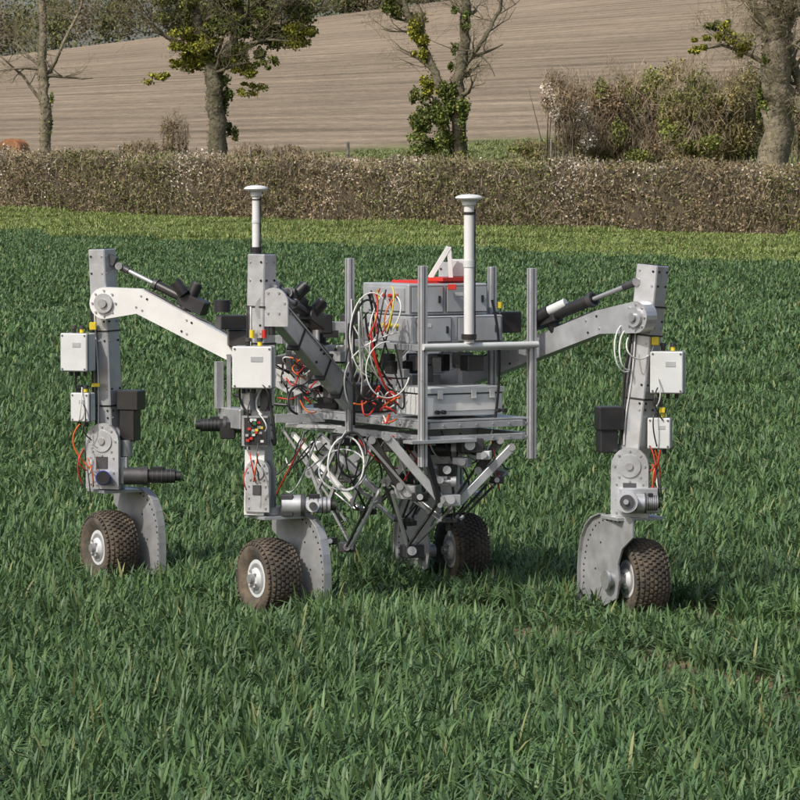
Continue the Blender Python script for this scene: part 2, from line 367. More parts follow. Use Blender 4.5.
M['core']=mat('hedge_inner',(.07,.055,.035),.95,0,.4,3)
hp_.add(vs,fs,'core'); o=hp_.obj('opaque_core',hd); o.matrix_parent_inverse=hd.matrix_basis.inverted()  # opaque dark core filled in behind the leaves against see-through, no modelled stems
# ---------------------------------------------------------------- trees
def branch(part,tw,p,d,L_,r,lev,mk,bias=(0,0,.25)):
    n=5; pts=[p];rad=[r]; d=d.normalized(); q=Vector(p)
    for i in range(n):
        d=(d+Vector((random.gauss(0,.2),random.gauss(0,.2),random.gauss(0,.15)))+Vector(bias)*.25).normalized()
        q=q+d*L_/n; pts.append(q.copy()); rad.append(max(r*(1-(i+1)/n*.75),.004))
    part.tube(pts,rad,mk,6 if r>.05 else 4)
    if lev<=0: tw.append((pts[2],pts[-1])); return
    for k in range(random.randint(3,5)):
        i=random.randint(1,n); dd=(d+Vector((random.gauss(0,.8),random.gauss(0,.8),random.gauss(.1,.6)))).normalized()
        branch(part,tw,pts[i],dd,L_*random.uniform(.45,.75),rad[i]*random.uniform(.45,.65),lev-1,mk,bias)
def tree(name,D,stems,clumps,mk='bark',nb=9,tcol=[(.20,.17,.11)],blen=1.6,lev=2,sprays=14,ws=.85):
    Y=D-CD; b0=P(stems[0][0][0],150,Y); root=empty(name,(b0.x,Y,gz1(b0.x,Y))); inv=root.matrix_basis.inverted()
    part=Part(); tw=[]; cl=Cloud(); s=S(Y)
    for st in stems:
        pts=[];rad=[]
        for i,(px,py,w) in enumerate(st):
            p=P(px,py,Y+random.uniform(-.3,.3)*(i>0))
            if py>=150: p.z=gz1(p.x,Y)-.1 ; 
            pts.append(p);rad.append(w*ws*.5*s)
        fp=[];fr=[]
        for i in range(len(pts)-1):
            for k in range(6):
                t=k/6; fp.append(pts[i].lerp(pts[i+1],t)+Vector((random.gauss(0,1),random.gauss(0,1),0))*rad[i]*.16*(i+k>0)); fr.append((rad[i]*(1-t)+rad[i+1]*t)*random.uniform(.9,1.1))
        fp.append(pts[-1]);fr.append(rad[-1])
        if st[0][1]>=150: fr[0]*=1.2; fr[1]*=1.05
        part.tube(fp,fr,mk,14)
        for q,rr in zip(fp,fr):
            if rr>.07: 
                n_=int(rr*260); dv=unit(rng.normal(size=(n_,3))*np.array([1,1,.15])); pp=np.array(q)[None]+dv*rr*1.04+rng.normal(size=(n_,3))*np.array([.02,.02,.14])
                cl.leaves(pp,.03,[(.09,.11,.03),(.12,.10,.06),(.16,.15,.05),(.07,.06,.035)],.3)
        for k in range(nb):
            i=random.randint(max(3,len(fp)//4),len(fp)-1); a=random.uniform(0,6.28)
            branch(part,tw,fp[i],Vector((math.cos(a),math.sin(a),random.uniform(-.1,.8))),blen*random.uniform(.6,1.3),min(fr[i]*.45,.08),lev,mk)
    o=part.obj('trunk_and_limbs',root); o.matrix_parent_inverse=inv
    C=[]
    for a,b_ in tw:
        for k in range(sprays):
            C.append(a.lerp(b_,random.uniform(0,1.2))+Vector((random.gauss(0,.14),random.gauss(0,.14),random.gauss(0,.14))))
    cl.twigs(np.array(C),.16,.0045,tcol,(0,0,.6),.8)
    for (px,py,rx,ry,kind,dens) in clumps:
        c=P(px,py,Y+random.uniform(-.4,.2)); pal={'y':[(.28,.27,.035),(.36,.34,.05),(.18,.20,.035)],'g':[(.07,.095,.022),(.10,.13,.03),(.17,.18,.04)],'i':[(.08,.12,.03),(.12,.16,.04),(.20,.21,.05)]}[kind]
        subs=max(6,int(rx/2.5))
        for k in range(subs):
            f_=random.uniform(.25,.5)
            cc=(c.x+random.uniform(-.85,.85)*rx*s,c.y+random.gauss(0,.35)*rx*s,c.z+random.uniform(-.85,.85)*ry*s)
            n_=int(dens*rx*ry*f_*1.4)
            cl.leaves(ell(cc,(rx*s*f_,rx*s*f_,max(ry,rx*.6)*s*f_),max(n_,80),.05),.046,pal,.4)
    o=cl.obj('twigs_and_ivy',root); o.matrix_parent_inverse=inv
    return root
tree('bare_tree',118,[[(47,155,14),(45,110,12),(42,60,10),(43,10,8),(38,-60,5),(40,-150,2)],[(44,85,5),(60,50,4),(80,10,3),(95,-50,1.5)],[(44,105,4),(22,75,3),(5,60,2),(-20,40,1)]],[(46,110,7,24,'i',.3)],'bark2',9,[(.30,.26,.15),(.26,.23,.12)],1.5,2,8)
tree('ivy_clad_tree',116,[[(220,157,25),(217,120,20),(214,80,18),(205,40,15),(190,5,12),(170,-60,8),(160,-140,3)],[(214,80,13),(232,45,11),(240,5,9),(246,-60,7),(255,-140,3)],[(228,60,8),(258,40,7),(285,22,5),(320,10,3),(350,-20,2)],[(208,60,8),(180,45,6),(155,30,4),(135,5,2)]],
 [(203,50,30,18,'y',2.2),(187,42,20,14,'y',2),(180,62,12,7,'y',1.8),(158,78,12,5,'y',1.8),(236,70,20,14,'y',1.8),(262,38,26,24,'g',2.4),(238,14,30,20,'g',2.4),(302,36,24,13,'y',2.2),(290,20,26,15,'g',2.2),(180,12,24,17,'g',2.2),(222,92,14,14,'i',2.),(226,122,11,22,'i',2.),(212,60,14,16,'g',2.),(250,-25,44,20,'g',2),(180,-35,34,22,'g',2),(250,88,16,8,'y',1.6),(268,60,14,10,'g',1.6),(212,28,16,12,'y',1.8)],'bark',12,[(.22,.19,.10),(.17,.14,.08)],2.0,2)
tree('ivy_clad_tree',112,[[(458,160,20),(460,120,17),(458,80,14),(464,40,12),(466,0,10),(475,-80,6),(470,-150,2)],[(455,118,11),(440,85,10),(425,50,9),(408,15,8),(395,-40,5),(380,-120,2)],[(462,70,6),(480,45,5),(500,10,4),(510,-50,2)]],
 [(410,24,22,22,'y',2.2),(402,6,18,16,'g',2),(434,80,12,16,'y',2),(432,124,22,28,'i',1.8),(446,100,14,26,'g',2),(420,45,12,14,'y',2),(436,148,28,12,'i',1.6),(462,20,9,12,'i',1.8),(456,60,9,16,'i',1.6),(468,120,10,24,'i',1.6),(420,100,10,14,'g',1.6)],'bark',9,[(.22,.19,.11)],1.4,2)
tree('old_ash_tree',98,[[(775,157,33),(777,110,31),(776,60,30),(780,20,27),(784,-30,20),(780,-140,6)],[(777,50,14),(795,70,10),(806,100,7),(812,130,4)],[(780,30,13),(755,8,10),(735,-20,7),(700,-60,3)],[(778,70,6),(750,55,4),(722,45,3),(700,50,1.5)],[(781,30,12),(800,5,10),(815,-30,6)]],
 [(732,38,18,17,'y',2.4),(697,45,12,9,'y',2.2),(718,26,13,9,'g',1.8),(792,5,14,10,'i',1.6),(765,105,9,20,'i',1.6),(770,60,8,16,'i',1.2)],'bark2',11,[(.28,.24,.15)],1.4,2,14,1.0)
def shrub(name,D,c,pals,tw=.5,leaf=.045):
    Y=D-CD; b0=P(c[0][0],150,Y); root=empty(name,(b0.x,Y,gz1(b0.x,Y))); inv=root.matrix_basis.inverted(); cl=Cloud(); part=Part(); s=S(Y)
    for (px,py,rx,ry,n) in c:
        q=P(px,py,Y+random.uniform(-.6,.6)); 
        for k in range(10):
            cc=(q.x+random.uniform(-.75,.75)*rx*s,q.y+random.gauss(0,.4)*rx*s,q.z+random.uniform(-.8,.7)*ry*s); f_=random.uniform(.35,.6)
            cl.leaves(ell(cc,(rx*s*f_,rx*s*f_,ry*s*f_),n//7,.1),leaf,pals[random.randrange(len(pals))],.35)
        cl.twigs(ell(q,(rx*s*1.1,rx*s,ry*s*1.15),int(n*tw),.3),.22,.007,[(.30,.23,.15),(.22,.17,.10),(.38,.31,.23)],(0,0,1),.6)
        for k in range(6):
            e=q+Vector((random.gauss(0,.5)*rx*s,random.gauss(0,.3)*rx*s,ry*s*.5)); g=Vector((q.x+random.uniform(-.3,.3),q.y,gz1(q.x,q.y)-.05))
            part.tube(bez(g,e,-.1,6,rnd=.2),[.035,.03,.026,.02,.016,.012,.006],'bark',5)
    o=cl.obj('leaves_and_twigs',root);o.matrix_parent_inverse=inv; o=part.obj('stems',root);o.matrix_parent_inverse=inv
G1=[(.19,.21,.05),(.13,.155,.04)];G2=[(.27,.23,.09),(.22,.19,.08)];G3=[(.28,.20,.12),(.22,.16,.10)];W1=[(.72,.66,.58),(.50,.43,.35)]
shrub('hawthorn_bush',112,[(590,115,26,34,3200),(622,105,28,38,3800),(655,108,30,38,3800),(615,142,34,20,3000),(655,145,30,18,2600)],[G2,G1,G3],.7)
shrub('blackthorn_bush',110,[(562,100,20,26,2200),(575,125,20,22,1400),(552,85,10,12,500)],[W1,W1,G3],.7,.034)
shrub('hawthorn_bush',106,[(690,95,30,38,4200),(725,108,30,40,4400),(745,130,24,30,3000),(700,140,34,22,3200),(742,90,22,24,2200)],[G1,G1,G2],.35)
shrub('hawthorn_bush',118,[(535,150,26,9,900),(570,150,26,10,900)],[G1,G2],.5)
shrub('bramble_bush',124,[(175,135,14,20,420),(140,150,20,9,350),(250,152,18,8,300),(285,153,16,7,300)],[G3,G2],2.2)
shrub('hawthorn_bush',104,[(797,125,14,26,1500)],[G2,G1],.8)
for i,(px,py0,py1,D) in enumerate([(348,143,168,118),(551,140,170,114),(119,146,168,122),(452,146,168,116),(250,147,168,120),(650,150,168,112)]):
    pt=Part(); a=P(px,py0,D-CD); g=gz1(a.x,D-CD)
    pt.cyl((a.x,a.y,g-.1),(a.x,a.y,a.z),.055,'wood',.05,10); pt.cyl((a.x,a.y,a.z),(a.x,a.y,a.z+.04),.05,'wood',.015,10)
    for zz in(.2,.45): pt.cyl((a.x-.056,a.y,a.z-zz),(a.x-.05,a.y-.05,a.z-zz),.006,'bolt',n=6)
    pt.obj('fence_post')
pt=Part(); c=P(14,151,103)
pt.cyl(c+Vector((-.1,-.45,0)),c+Vector((.1,.45,0)),.40,'rust',n=28)
for t in(-.44,-.15,.15,.44): pt.cyl(c+Vector((.22*t,t-.02,0)),c+Vector((.22*t,t+.02,0)),.42,'rust',n=28)
pt.box((c.x,c.y,(c.z-.4+gz1(c.x,c.y))/2),(.5,.7,max(.05,c.z-.38-gz1(c.x,c.y))),'wood')
pt.obj('rusty_drum')
root=empty('distant_treeline',(0,372,gz1(0,372))); inv=root.matrix_basis.inverted(); cl=Cloud()
for i in range(170):
    x=-120+240*i/170+random.uniform(-1,1); y=370+random.uniform(-3,6); h=random.uniform(1.8,3.2)*(1.6 if x<-25 else 1); z=gz1(x,y)
    pal=random.choice([[(.12,.14,.045),(.08,.10,.035)],[(.17,.14,.09),(.13,.11,.07)],[(.14,.15,.05),(.10,.11,.04)]])
    cl.leaves(ell((x,y,z+h*.7),(random.uniform(1.6,2.6),1.6,h),700,.05),.19,pal,.35)
    cl.twigs(ell((x,y,z+h),(1.8,1.2,h),120,.2),.5,.03,[(.20,.17,.12)],(0,0,1),.5)
o=cl.obj('crowns',root);o.matrix_parent_inverse=inv
# ================================================================= ROBOT
RB=empty('agricultural_robot',(.02,.9,0)); RI=RB.matrix_basis.inverted()
def fin(p,n):
    o=p.obj(n,RB); o.matrix_parent_inverse=RI; return o
W=Vector((R3,.5,0)); Dv=Vector((-.5,R3,0)); Zv=Vector((0,0,1)); BC=Vector((.023,.9,0)); BY=math.radians(30)
def Bp(u,v,z): return BC+W*u+Dv*v+Zv*z
def wheel(part,c,ax):
    ax=Vector(ax).normalized(); a=ax.cross(Zv).normalized(); b_=Zv; r=.225;w=.105; n=48
    prof=[(-w*.55,.10),(-w*.8,.125),(-w*1.0,.165),(-w*.97,.195),(-w*.75,.214),(-w*.35,.221),(0,.223),(w*.35,.221),(w*.75,.214),(w*.97,.195),(w*1.0,.165),(w*.8,.125),(w*.55,.10)]
    vs=[];fs=[];k=len(prof)
    for i in range(n):
        t=2*math.pi*i/n; rd=a*math.cos(t)+b_*math.sin(t)
        for o_,rr in prof: vs.append(c+ax*o_+rd*(rr-.008))
    for i in range(n):
        for j in range(k-1): fs.append([i*k+j,((i+1)%n)*k+j,((i+1)%n)*k+j+1,i*k+j+1])
    part.add(vs,fs,'rubber',True)
    for row,(o_,rr,tilt) in enumerate([(-.098,.196,1.1),(-.074,.209,.5),(-.049,.2155,.2),(-.024,.219,.05),(0,.2195,0),(.024,.219,-.05),(.049,.2155,-.2),(.074,.209,-.5),(.098,.196,-1.1)]):
        m_=42
        for i in range(m_):
            t=2*math.pi*(i+.5*(row%2))/m_; rd=a*math.cos(t)+b_*math.sin(t); tg=-a*math.sin(t)+b_*math.cos(t)
            nr=(rd*math.cos(tilt)-ax*math.sin(tilt)).normalized(); sd=nr.cross(tg).normalized(); cc=c+ax*o_+rd*(rr-.001)
            part.box(cc,(.018,.017,.014),'rubber',axes=(tg,sd,nr))
    for sg in(-1,1):
        f=c+ax*sg*w*.62
        part.cyl(c+ax*sg*w*.35,f,.118,'white',.112,28); 
        part.cyl(f,f+ax*sg*.012,.112,'grey',.106,28)
        part.cyl(f+ax*sg*.0125,f+ax*sg*.0145,.088,'alud',.08,24)
        part.cyl(f+ax*sg*.014,f+ax*sg*.035,.062,'grey',.05,20)
        part.cyl(f+ax*sg*.035,f+ax*sg*.06,.03,'bolt',.026,14)
        for q in range(5):
            t=2*math.pi*q/5; o2=f+(a*math.cos(t)+b_*math.sin(t))*.045+ax*sg*.034; part.cyl(o2,o2+ax*sg*.012,.008,'bolt',n=6)
def fork(part,c,inb,mir,off=.165):
    nrm=inb.copy(); U=Vector((-nrm.y,nrm.x,0)).normalized()
    if U.y>0: U=-U
    U=(U+Vector((.22,0,0))).normalized()
    o=c+inb*off
    sg=-1 if mir else 1
    outer=[(.10,.36),(.17,.335),(.225,.29),(.262,.225),(.285,.14),(.295,.04),(.295,-.15)]
    poly=[(-.20,.36)]+outer+[(.10,-.165),(-.05,-.10),(-.075,.0),(-.06,.09),(-.10,.18),(-.20,.25)]
    poly=[(x*sg,y) for x,y in poly]
    part.plate(poly,o,U,Zv,.012,'alud')
    Wn=U.cross(Zv).normalized()
    for (x,y) in [(.25,.1),(.262,.03),(.262,-.04),(.26,-.11),(.235,.17),(.2,.235),(.15,.29),(.08,.325),(0,.33),(-.08,.33),(.12,-.11),(.2,-.13),(.15,.05),(.10,.2),(.262,.065),(.262,-.005),(.26,-.075),(.245,.135),(.22,.205),(.177,.265),(.115,.31),(.04,.33),(-.04,.33)]:
        q=o+U*(x*sg)+Zv*y; part.cyl(q-Wn*.0075,q+Wn*.0075,.006,'hole',n=10)
    part.cyl(o-inb*.07,o+inb*.03,.04,'alud',n=16); part.cyl(o+inb*.03,o+inb*.045,.055,'bolt',n=16)
    for i in range(len(outer)-1):
        (x0,y0),(x1,y1)=outer[i],outer[i+1]
        part.beam(o+U*(x0*sg)+Zv*y0+inb*.0,o+U*(x1*sg)+Zv*y1,.05,.008,'alud',side=inb)
    part.box(c+Zv*.345+inb*.05+U*(0.0*sg),(.28,.24,.018),'alu',yaw=math.atan2(inb.y,inb.x))
    part.cyl(c+Zv*.356+inb*.03,c+Zv*.40+inb*.03,.07,'alud',n=24)
wp={k:Vector(((px-400)*S(Y),Y,.16)) for k,px,Y in(('A',108,1.75),('B',268,0),('C',640,-.03),('D',462,1.6))}
for k in 'ABCD':
    pt=Part()
    if k in 'AB': ax=Vector((-R3,-.5,0)); inb=-ax
    else: ax=Vector((-.93,-.37,0)).normalized(); inb=ax.copy()
    wheel(pt,wp[k],ax); fin(pt,'wheel_'+{'A':'1','B':'2','C':'3','D':'4'}[k])
    pt=Part(); fork(pt,wp[k],inb,k in 'CD',.25 if k=='D' else .165); fin(pt,'wheel_fork_'+{'A':'1','B':'2','C':'3','D':'4'}[k])
PY=math.radians(-33)
def post(part,pa,pb,w=.118,mk='alu'):
    d=(pb-pa).normalized(); X=Vector((math.cos(PY),math.sin(PY),0)); X=(X-d*X.dot(d)).normalized(); Yv=d.cross(X)
    part.box((pa+pb)/2,(w,w,(pb-pa).length),mk,axes=(X,Yv,d))
    part.box(pb+d*.0015,(w*.86,w*.86,.003),'hole',axes=(X,Yv,d))
    L_=(pb-pa).length
    if Yv.y>0: Yv=-Yv
    for f_ in (.03,.06,.30,.33,.42,.62,.70,.73,.90,.97):
        for sx in(-.32,.32):
            q=pa+d*L_*f_+Yv*w/2+X*w*sx; part.cyl(q,q+Yv*.005,.0065,random.choice(['bolt','hole','hole']),n=8)
            q=pa+d*L_*f_+X*w/2+Yv*w*sx; part.cyl(q,q+X*.005,.0065,random.choice(['bolt','hole']),n=8)
    for f_ in (.35,.66,.80): part.box(pa+d*L_*f_,(w+.008,w+.008,.010),'black',axes=(X,Yv,d))
    # hose strapped to the column
    for k,(o_,r_) in enumerate(((-.42,.007),(-.28,.005),(-.18,.005))):
        part.tube([pa+d*L_*t+Yv*(w/2+.008+.004*math.sin(t*17+k*2))+X*(w*o_+.006*math.sin(t*11+k)) for t in np.linspace(.12,.80,16)],r_,['black','dark','wire'][k],6)
    return X,Yv,d
def rounded(L0,r,n=10,taper=1.):
    p=[(-r*taper,-L0),(r*taper,-L0)]
    for i in range(n+1):
        t=math.pi*i/n; p.append((r*math.cos(t),r*math.sin(t)))
    return p
def swivel(part,px,py,Y,r,L0,face=(-.35,-.94,0)):
    o=P(px,py,Y); f=Vector(face).normalized(); U=Vector((-f.y,f.x,0)); s=S(Y); 
    part.plate(rounded(L0*s,r*s),o,U,Zv,.03,'alu'); 
    part.plate(rounded(L0*s*.9,r*s*.9),o+f*-.09,U,Zv,.03,'alud')
    part.cyl(o+f*.015,o+f*.024,r*s*.6,'alu',n=28); part.cyl(o+f*.024,o+f*.034,r*s*.2,'bolt',n=14)
    for i in range(8):
        t=6.283*i/8; q=o+(U*math.cos(t)+Zv*math.sin(t))*r*s*.8; part.cyl(q+f*.015,q+f*.022,.007,'bolt',n=6)
    for x_ in(-.7,.7):
        for z_ in(.35,.65,.9):
            q=o+U*x_*r*s-Zv*L0*s*z_; part.cyl(q+f*.015,q+f*.022,.006,'bolt',n=6)
    part.box(o-Zv*L0*s*.45+f*.017,(r*s*.7,.004,L0*s*.25),'dark',yaw=math.atan2(U.y,U.x))
    return o,f,U
def jbox(part,px,py,Y,w,h,dep,yaw=-.3,mk='grey',glands=3):
    s=S(Y); c=P(px,py,Y); part.box(c,(w*s,dep,h*s),mk,yaw=yaw)
    f=Vector((math.sin(yaw),-math.cos(yaw),0)); U=Vector((math.cos(yaw),math.sin(yaw),0))
    part.box(c+f*(dep/2-.022),(w*s+.006,.006,h*s+.006),'slot',yaw=yaw)
    for sx in(-1,1):
        for sz in(-1,1):
            q=c+f*dep/2+U*sx*(w*s*.5-.014)+Zv*sz*(h*s*.5-.014); part.cyl(q,q+f*.003,.006,'slot',n=8)
    part.box(c+f*(dep/2+.001)+U*w*s*.12+Zv*h*s*.2,(w*s*.3,.003,h*s*.12),'cab',yaw=yaw)
    for g in range(glands):
        q=c+U*((g+.5)/glands-.5)*w*s*.8+Zv*(-h*s/2); part.cyl(q,q-Zv*.03,.011,'black',n=8)
    for g in range(2):
        q=c+U*((g+.5)/2-.5)*w*s*.6+Zv*(h*s/2); part.cyl(q,q+Zv*.025,.013,'yellow' if g else 'black',n=10); part.cyl(q+Zv*.025,q+Zv*.045,.017,'dark',n=10)
    return c
def actuator(part,pa,pb,r=.024):
    pa=Vector(pa);pb=Vector(pb); d=(pb-pa).normalized(); L_=(pb-pa).length
    part.cyl(pa,pa+d*L_*.12,.02,'dark'); part.cyl(pa+d*L_*.08,pa+d*L_*.45,.013,'bolt'); part.cyl(pa+d*L_*.42,pb-d*.07,r,'black'); part.cyl(pa+d*L_*.42,pa+d*L_*.46,r*1.25,'dark')
    sd=d.cross(Vector((0,1,0))).normalized()
    part.beam(pb-d*.16,pb+d*.02,.085,.085,'black'); part.cyl(pb-d*.10-sd*.06,pb-d*.10+sd*.11,.036,'black'); part.cyl(pb-d*.10+sd*.11,pb-d*.10+sd*.12,.028,'dark')
    part.cyl(pa-Vector((0,.04,0)),pa+Vector((0,.04,0)),.022,'bolt')
def gearmotor(part,px0,px1,py,Y,r,mk='black',dy=0):
    a=P(px0,py,Y);b_=P(px1,py,Y+dy); d=(b_-a).normalized(); L_=(b_-a).length
    part.cyl(a,a+d*L_*.35,r*1.25,mk if mk!='black' else 'dark'); part.cyl(a+d*L_*.35,a+d*L_*.42,r*1.4,'dark'); part.cyl(a+d*L_*.42,a+d*L_*.9,r,mk); part.cyl(a+d*L_*.9,b_,r*.7,'black')
    part.box(a+d*L_*.6+Zv*r,(L_*.2,r*1.1,r*.7),'black')
    for q in(.5,.58,.66,.74,.82): part.cyl(a+d*L_*q,a+d*(L_*q+.005),r*1.06,'dark')
# -------- leg 2 (near left)
pt=Part(); Y=0
post(pt,P(258,516,Y),P(262,254,Y)); 
pt.beam(P(254,515,Y-.085),P(255,450,Y-.085),.115,.012,'white',side=Vector((1,-.3,0)))
jbox(pt,254,367,-.14,40,42,.14,-.12,'white'); 
c=P(256,431,-.11); pt.box(c,(.15,.06,.17),'alud',yaw=-.2); pt.box(c+Vector((0,-.035,.0)),(.13,.012,.15),'black',yaw=-.2)
for i in range(22): pt.box(c+Vector((random.uniform(-.055,.055),-.044,random.uniform(-.065,.065))),(.018,.012,.014),random.choice(['green','wire','alud','grey','red','yellow','alu']),yaw=-.2)
pt.box(P(247,401,-.09),(.06,.05,.10),'alu',yaw=-.4);pt.box(P(266,400,-.08),(.05,.05,.12),'dark',yaw=-.4)
gearmotor(pt,282,336,505,-.05,.045,'alu')
pt.box(P(287,505,-.04),(.07,.11,.12),'dark'); pt.cyl(P(312,506,-.11),P(313,506,-.2),.035,'grey');pt.cyl(P(313,506,-.2),P(313,506,-.215),.022,'dark')
swivel(pt,258,472,-.10,13,40)
for i,k in enumerate(['yellow','red']): pt.cyl(P(252+i*12,338,-.08),P(252+i*12,330,-.08),.014,k)
pt.cyl(P(272,335,-.06),P(272,322,-.06),.02,'black')
pt.plate(rounded(.13,.085),P(274,303,-.085),Vector((.94,-.34,0)),Zv,.016,'alu')
for i in range(6):
    t=i*1.047; q=P(274,303,-.085)+Vector((.94,-.34,0))*math.cos(t)*.065+Zv*math.sin(t)*.065; pt.cyl(q,q+Vector((-.005,-.014,0)),.007,'bolt',n=6)
fin(pt,'leg_2')
def armdress(part,a,b_,w,h):
    a=Vector(a);b_=Vector(b_);d=(b_-a).normalized(); sd=d.cross(Zv).normalized()
    if sd.y>0: sd=-sd
    upv=sd.cross(d); 
    if upv.z<0: upv=-upv
    for f_ in(.08,.12,.5,.54,.85,.9):
        for s in(-.3,.3):
            q=a.lerp(b_,f_)+sd*w/2+upv*h*s; part.cyl(q,q+sd*.006,.007,random.choice(['bolt','hole']),n=8)
    for k in range(2): part.tube([a.lerp(b_,t)+upv*(h/2+.010+.006*math.sin(t*14+k))+sd*(w*.2*(1-2*k)) for t in np.linspace(.08,.95,14)],.007-.002*k,['black','dark'][k],6)
    for f_ in(.3,.62,.82): part.box(a.lerp(b_,f_),(.012,w+.012,h+.04),'black',axes=(d,sd,d.cross(sd)))
pt=Part()
a=P(273,308,.06);b_=P(352,402,.75); pt.beam(a,b_,.07,.125,'alu'); pt.beam(a+Vector((0,0,.066)),b_+Vector((0,0,.066)),.09,.008,'alu'); armdress(pt,a,b_,.07,.135)
pt.cyl(a-Vector((.02,.12,0)),a+Vector((.02,.08,0)),.055,'bolt',n=24); pt.cyl(a-Vector((.022,.135,0)),a-Vector((.02,.12,0)),.075,'alud',n=24)
actuator(pt,P(276,290,.1),P(318,322,.55))
actuator(pt,P(276,284,.2),P(300,306,.45),.03)
pt.beam(P(276,290,.0),P(262,283,0),.05,.05,'alud')
fin(pt,'arm_2')
# -------- leg 1 (rear left)
pt=Part(); Y=1.75
post(pt,P(112,489,Y),P(102,249,Y),.122)
jbox(pt,78,352,Y-.12,29,38,.13,-.35,'grey'); jbox(pt,83,407,Y-.1,20,29,.10,-.35,'grey',2)
pt.box(P(93,326,Y-.08),(.04,.04,.045),'yellow');pt.box(P(96,385,Y-.1),(.05,.05,.02),'yellow')
pt.box(P(131,400,Y-.02),(.14,.13,.12),'black',yaw=-.3);pt.box(P(130,424,Y-.02),(.10,.11,.20),'black',yaw=-.3);pt.cyl(P(126,440,Y-.05),P(126,456,Y-.05),.04,'alud')
o,f,U=swivel(pt,103,441,Y-.10,18,48)
pt.cyl(P(103,478,Y-.13),P(103,478,Y-.20),.045,'blue',n=20); pt.cyl(P(103,478,Y-.20),P(103,478,Y-.215),.04,'black',n=20)
gearmotor(pt,124,181,476,Y-.1,.042,'black')
pt.box(P(123,470,Y-.06),(.06,.1,.16),'alud')
fin(pt,'leg_1')
pt=Part()
def crescent(part,c0,rad,p_el,p_end,wid0,wid1,mk,dep):
    n_=12
    U=Vector(((p_end-c0).x,(p_end-c0).y,0)).normalized()
    def loc(p): d=p-c0; return (d.dot(U),d.z)
    E=loc(p_el); X=loc(p_end)
    d1=Vector(E).normalized(); n1v=Vector((-d1.y,d1.x)); d2=(Vector(X)-Vector(E)).normalized(); n2v=Vector((-d2.y,d2.x)); nm=(n1v+n2v).normalized()
    poly=[]
    a0=math.atan2(n1v.y,n1v.x)
    for i in range(n_+1):
        t=a0+math.pi*i/n_; poly.append((rad*math.cos(t),rad*math.sin(t)))
    poly+= [tuple(Vector(E)-nm*wid0)]+[tuple(Vector(X)-n2v*wid1),tuple(Vector(X)+n2v*wid1),tuple(Vector(E)+nm*wid0)]
    part.plate(poly,c0,U,Zv,dep,mk)
    fz=U.cross(Zv)*1
    if fz.y>0: fz=-fz
    part.cyl(c0+fz*dep/2,c0+fz*(dep/2+.02),rad*.62,'alu',n=26); part.cyl(c0+fz*(dep/2+.02),c0+fz*(dep/2+.035),rad*.28,'bolt',n=12)
    for q in range(8):
        t=6.283*q/8; c=c0+(U*math.cos(t)+Zv*math.sin(t))*rad*.8; part.cyl(c+fz*dep/2,c+fz*(dep/2+.008),.007,'bolt',n=6)
    Ev=Vector(E);Xv=Vector(X)
    for f_ in(.0,.06,.45,.5,.9):
        for s_ in(-.6,.6):
            p2=Ev.lerp(Xv,f_)+n2v*wid1*s_; q=c0+U*p2.x+Zv*p2.y; part.cyl(q+fz*dep/2,q+fz*(dep/2+.005),.0065,random.choice(['bolt','hole']),n=8)
    part.tube([c0+U*(Ev.lerp(Xv,t)+n2v*(wid1+.012+.006*math.sin(t*12))).x+Zv*(Ev.lerp(Xv,t)+n2v*(wid1+.012+.006*math.sin(t*12))).y for t in np.linspace(-.02,.95,16)],.007,'black',6)
crescent(pt,P(107,303,Y-.12),.095,P(145,301,Y-.14),P(243,355,1.35),.075,.062,'white',.09)
pt.beam(P(235,351,1.37),P(300,388,1.2),.08,.12,'alu')
actuator(pt,P(119,266,Y-.03),P(203,308,1.5),.028)
pt.cyl(P(175,282,1.5),P(184,294,1.5),.035,'black')
pt.beam(P(116,262,Y-.03),P(108,258,Y-.02),.05,.06,'dark')
fin(pt,'arm_1')
# -------- leg 3 (right)
pt=Part(); Y=-.03
post(pt,P(632,470,Y),P(653,265,Y),.135)
jbox(pt,668,372,Y-.05,33,42,.13,-.2,'grey'); jbox(pt,660,433,Y-.06,23,31,.10,-.2,'grey',2)
pt.box(P(655,341,Y-.08),(.04,.05,.045),'yellow');pt.box(P(658,402,Y-.09),(.05,.05,.05),'black');pt.box(P(662,410,Y-.09),(.03,.05,.03),'yellow')
pt.box(P(609,418,Y-.02),(.14,.13,.13),'black',yaw=.2);pt.box(P(607,437,Y-.02),(.10,.11,.17),'black',yaw=.2)
o,f,U=swivel(pt,630,466,Y-.10,19,52,(-.2,-.97,0))
pt.box(P(638,500,Y-.1),(.21,.12,.14),'alu',yaw=.1); pt.cyl(P(628,502,Y-.16),P(627,502,Y-.27),.06,'alu',n=24);pt.cyl(P(627,502,Y-.27),P(627,502,Y-.285),.04,'dark',n=24);pt.cyl(P(626,502,Y-.285),P(626,502,Y-.30),.015,'bolt',n=10)
gearmotor(pt,636,660,503,Y-.19,.04,'alu')
fin(pt,'leg_3')
pt=Part()
crescent(pt,P(641,317,Y-.11),.088,P(604,322,.1),P(430,391,1.25),.066,.058,'alu',.08)
actuator(pt,P(636,282,Y),P(537,322,.45),.034)
pt.beam(P(636,282,Y),P(648,277,Y),.05,.05,'dark')
pt.cyl(P(566,303,.3),P(549,311,.35),.028,'grey');pt.cyl(P(549,311,.35),P(536,318,.4),.036,'black')
fin(pt,'arm_3')
# -------- leg 4 (rear mid)
pt=Part(); Y=1.6
post(pt,P(446,498,Y),P(452,262,Y),.12)
crescent(pt,P(455,318,Y-.1),.09,P(440,330,Y-.1),P(392,385,1.4),.08,.06,'alu',.08)
swivel(pt,444,455,Y-.1,16,40); gearmotor(pt,420,385,480,Y-.1,.042,'black')
pt.box(P(446,500,Y),(.2,.2,.05),'alud')
fin(pt,'leg_4')
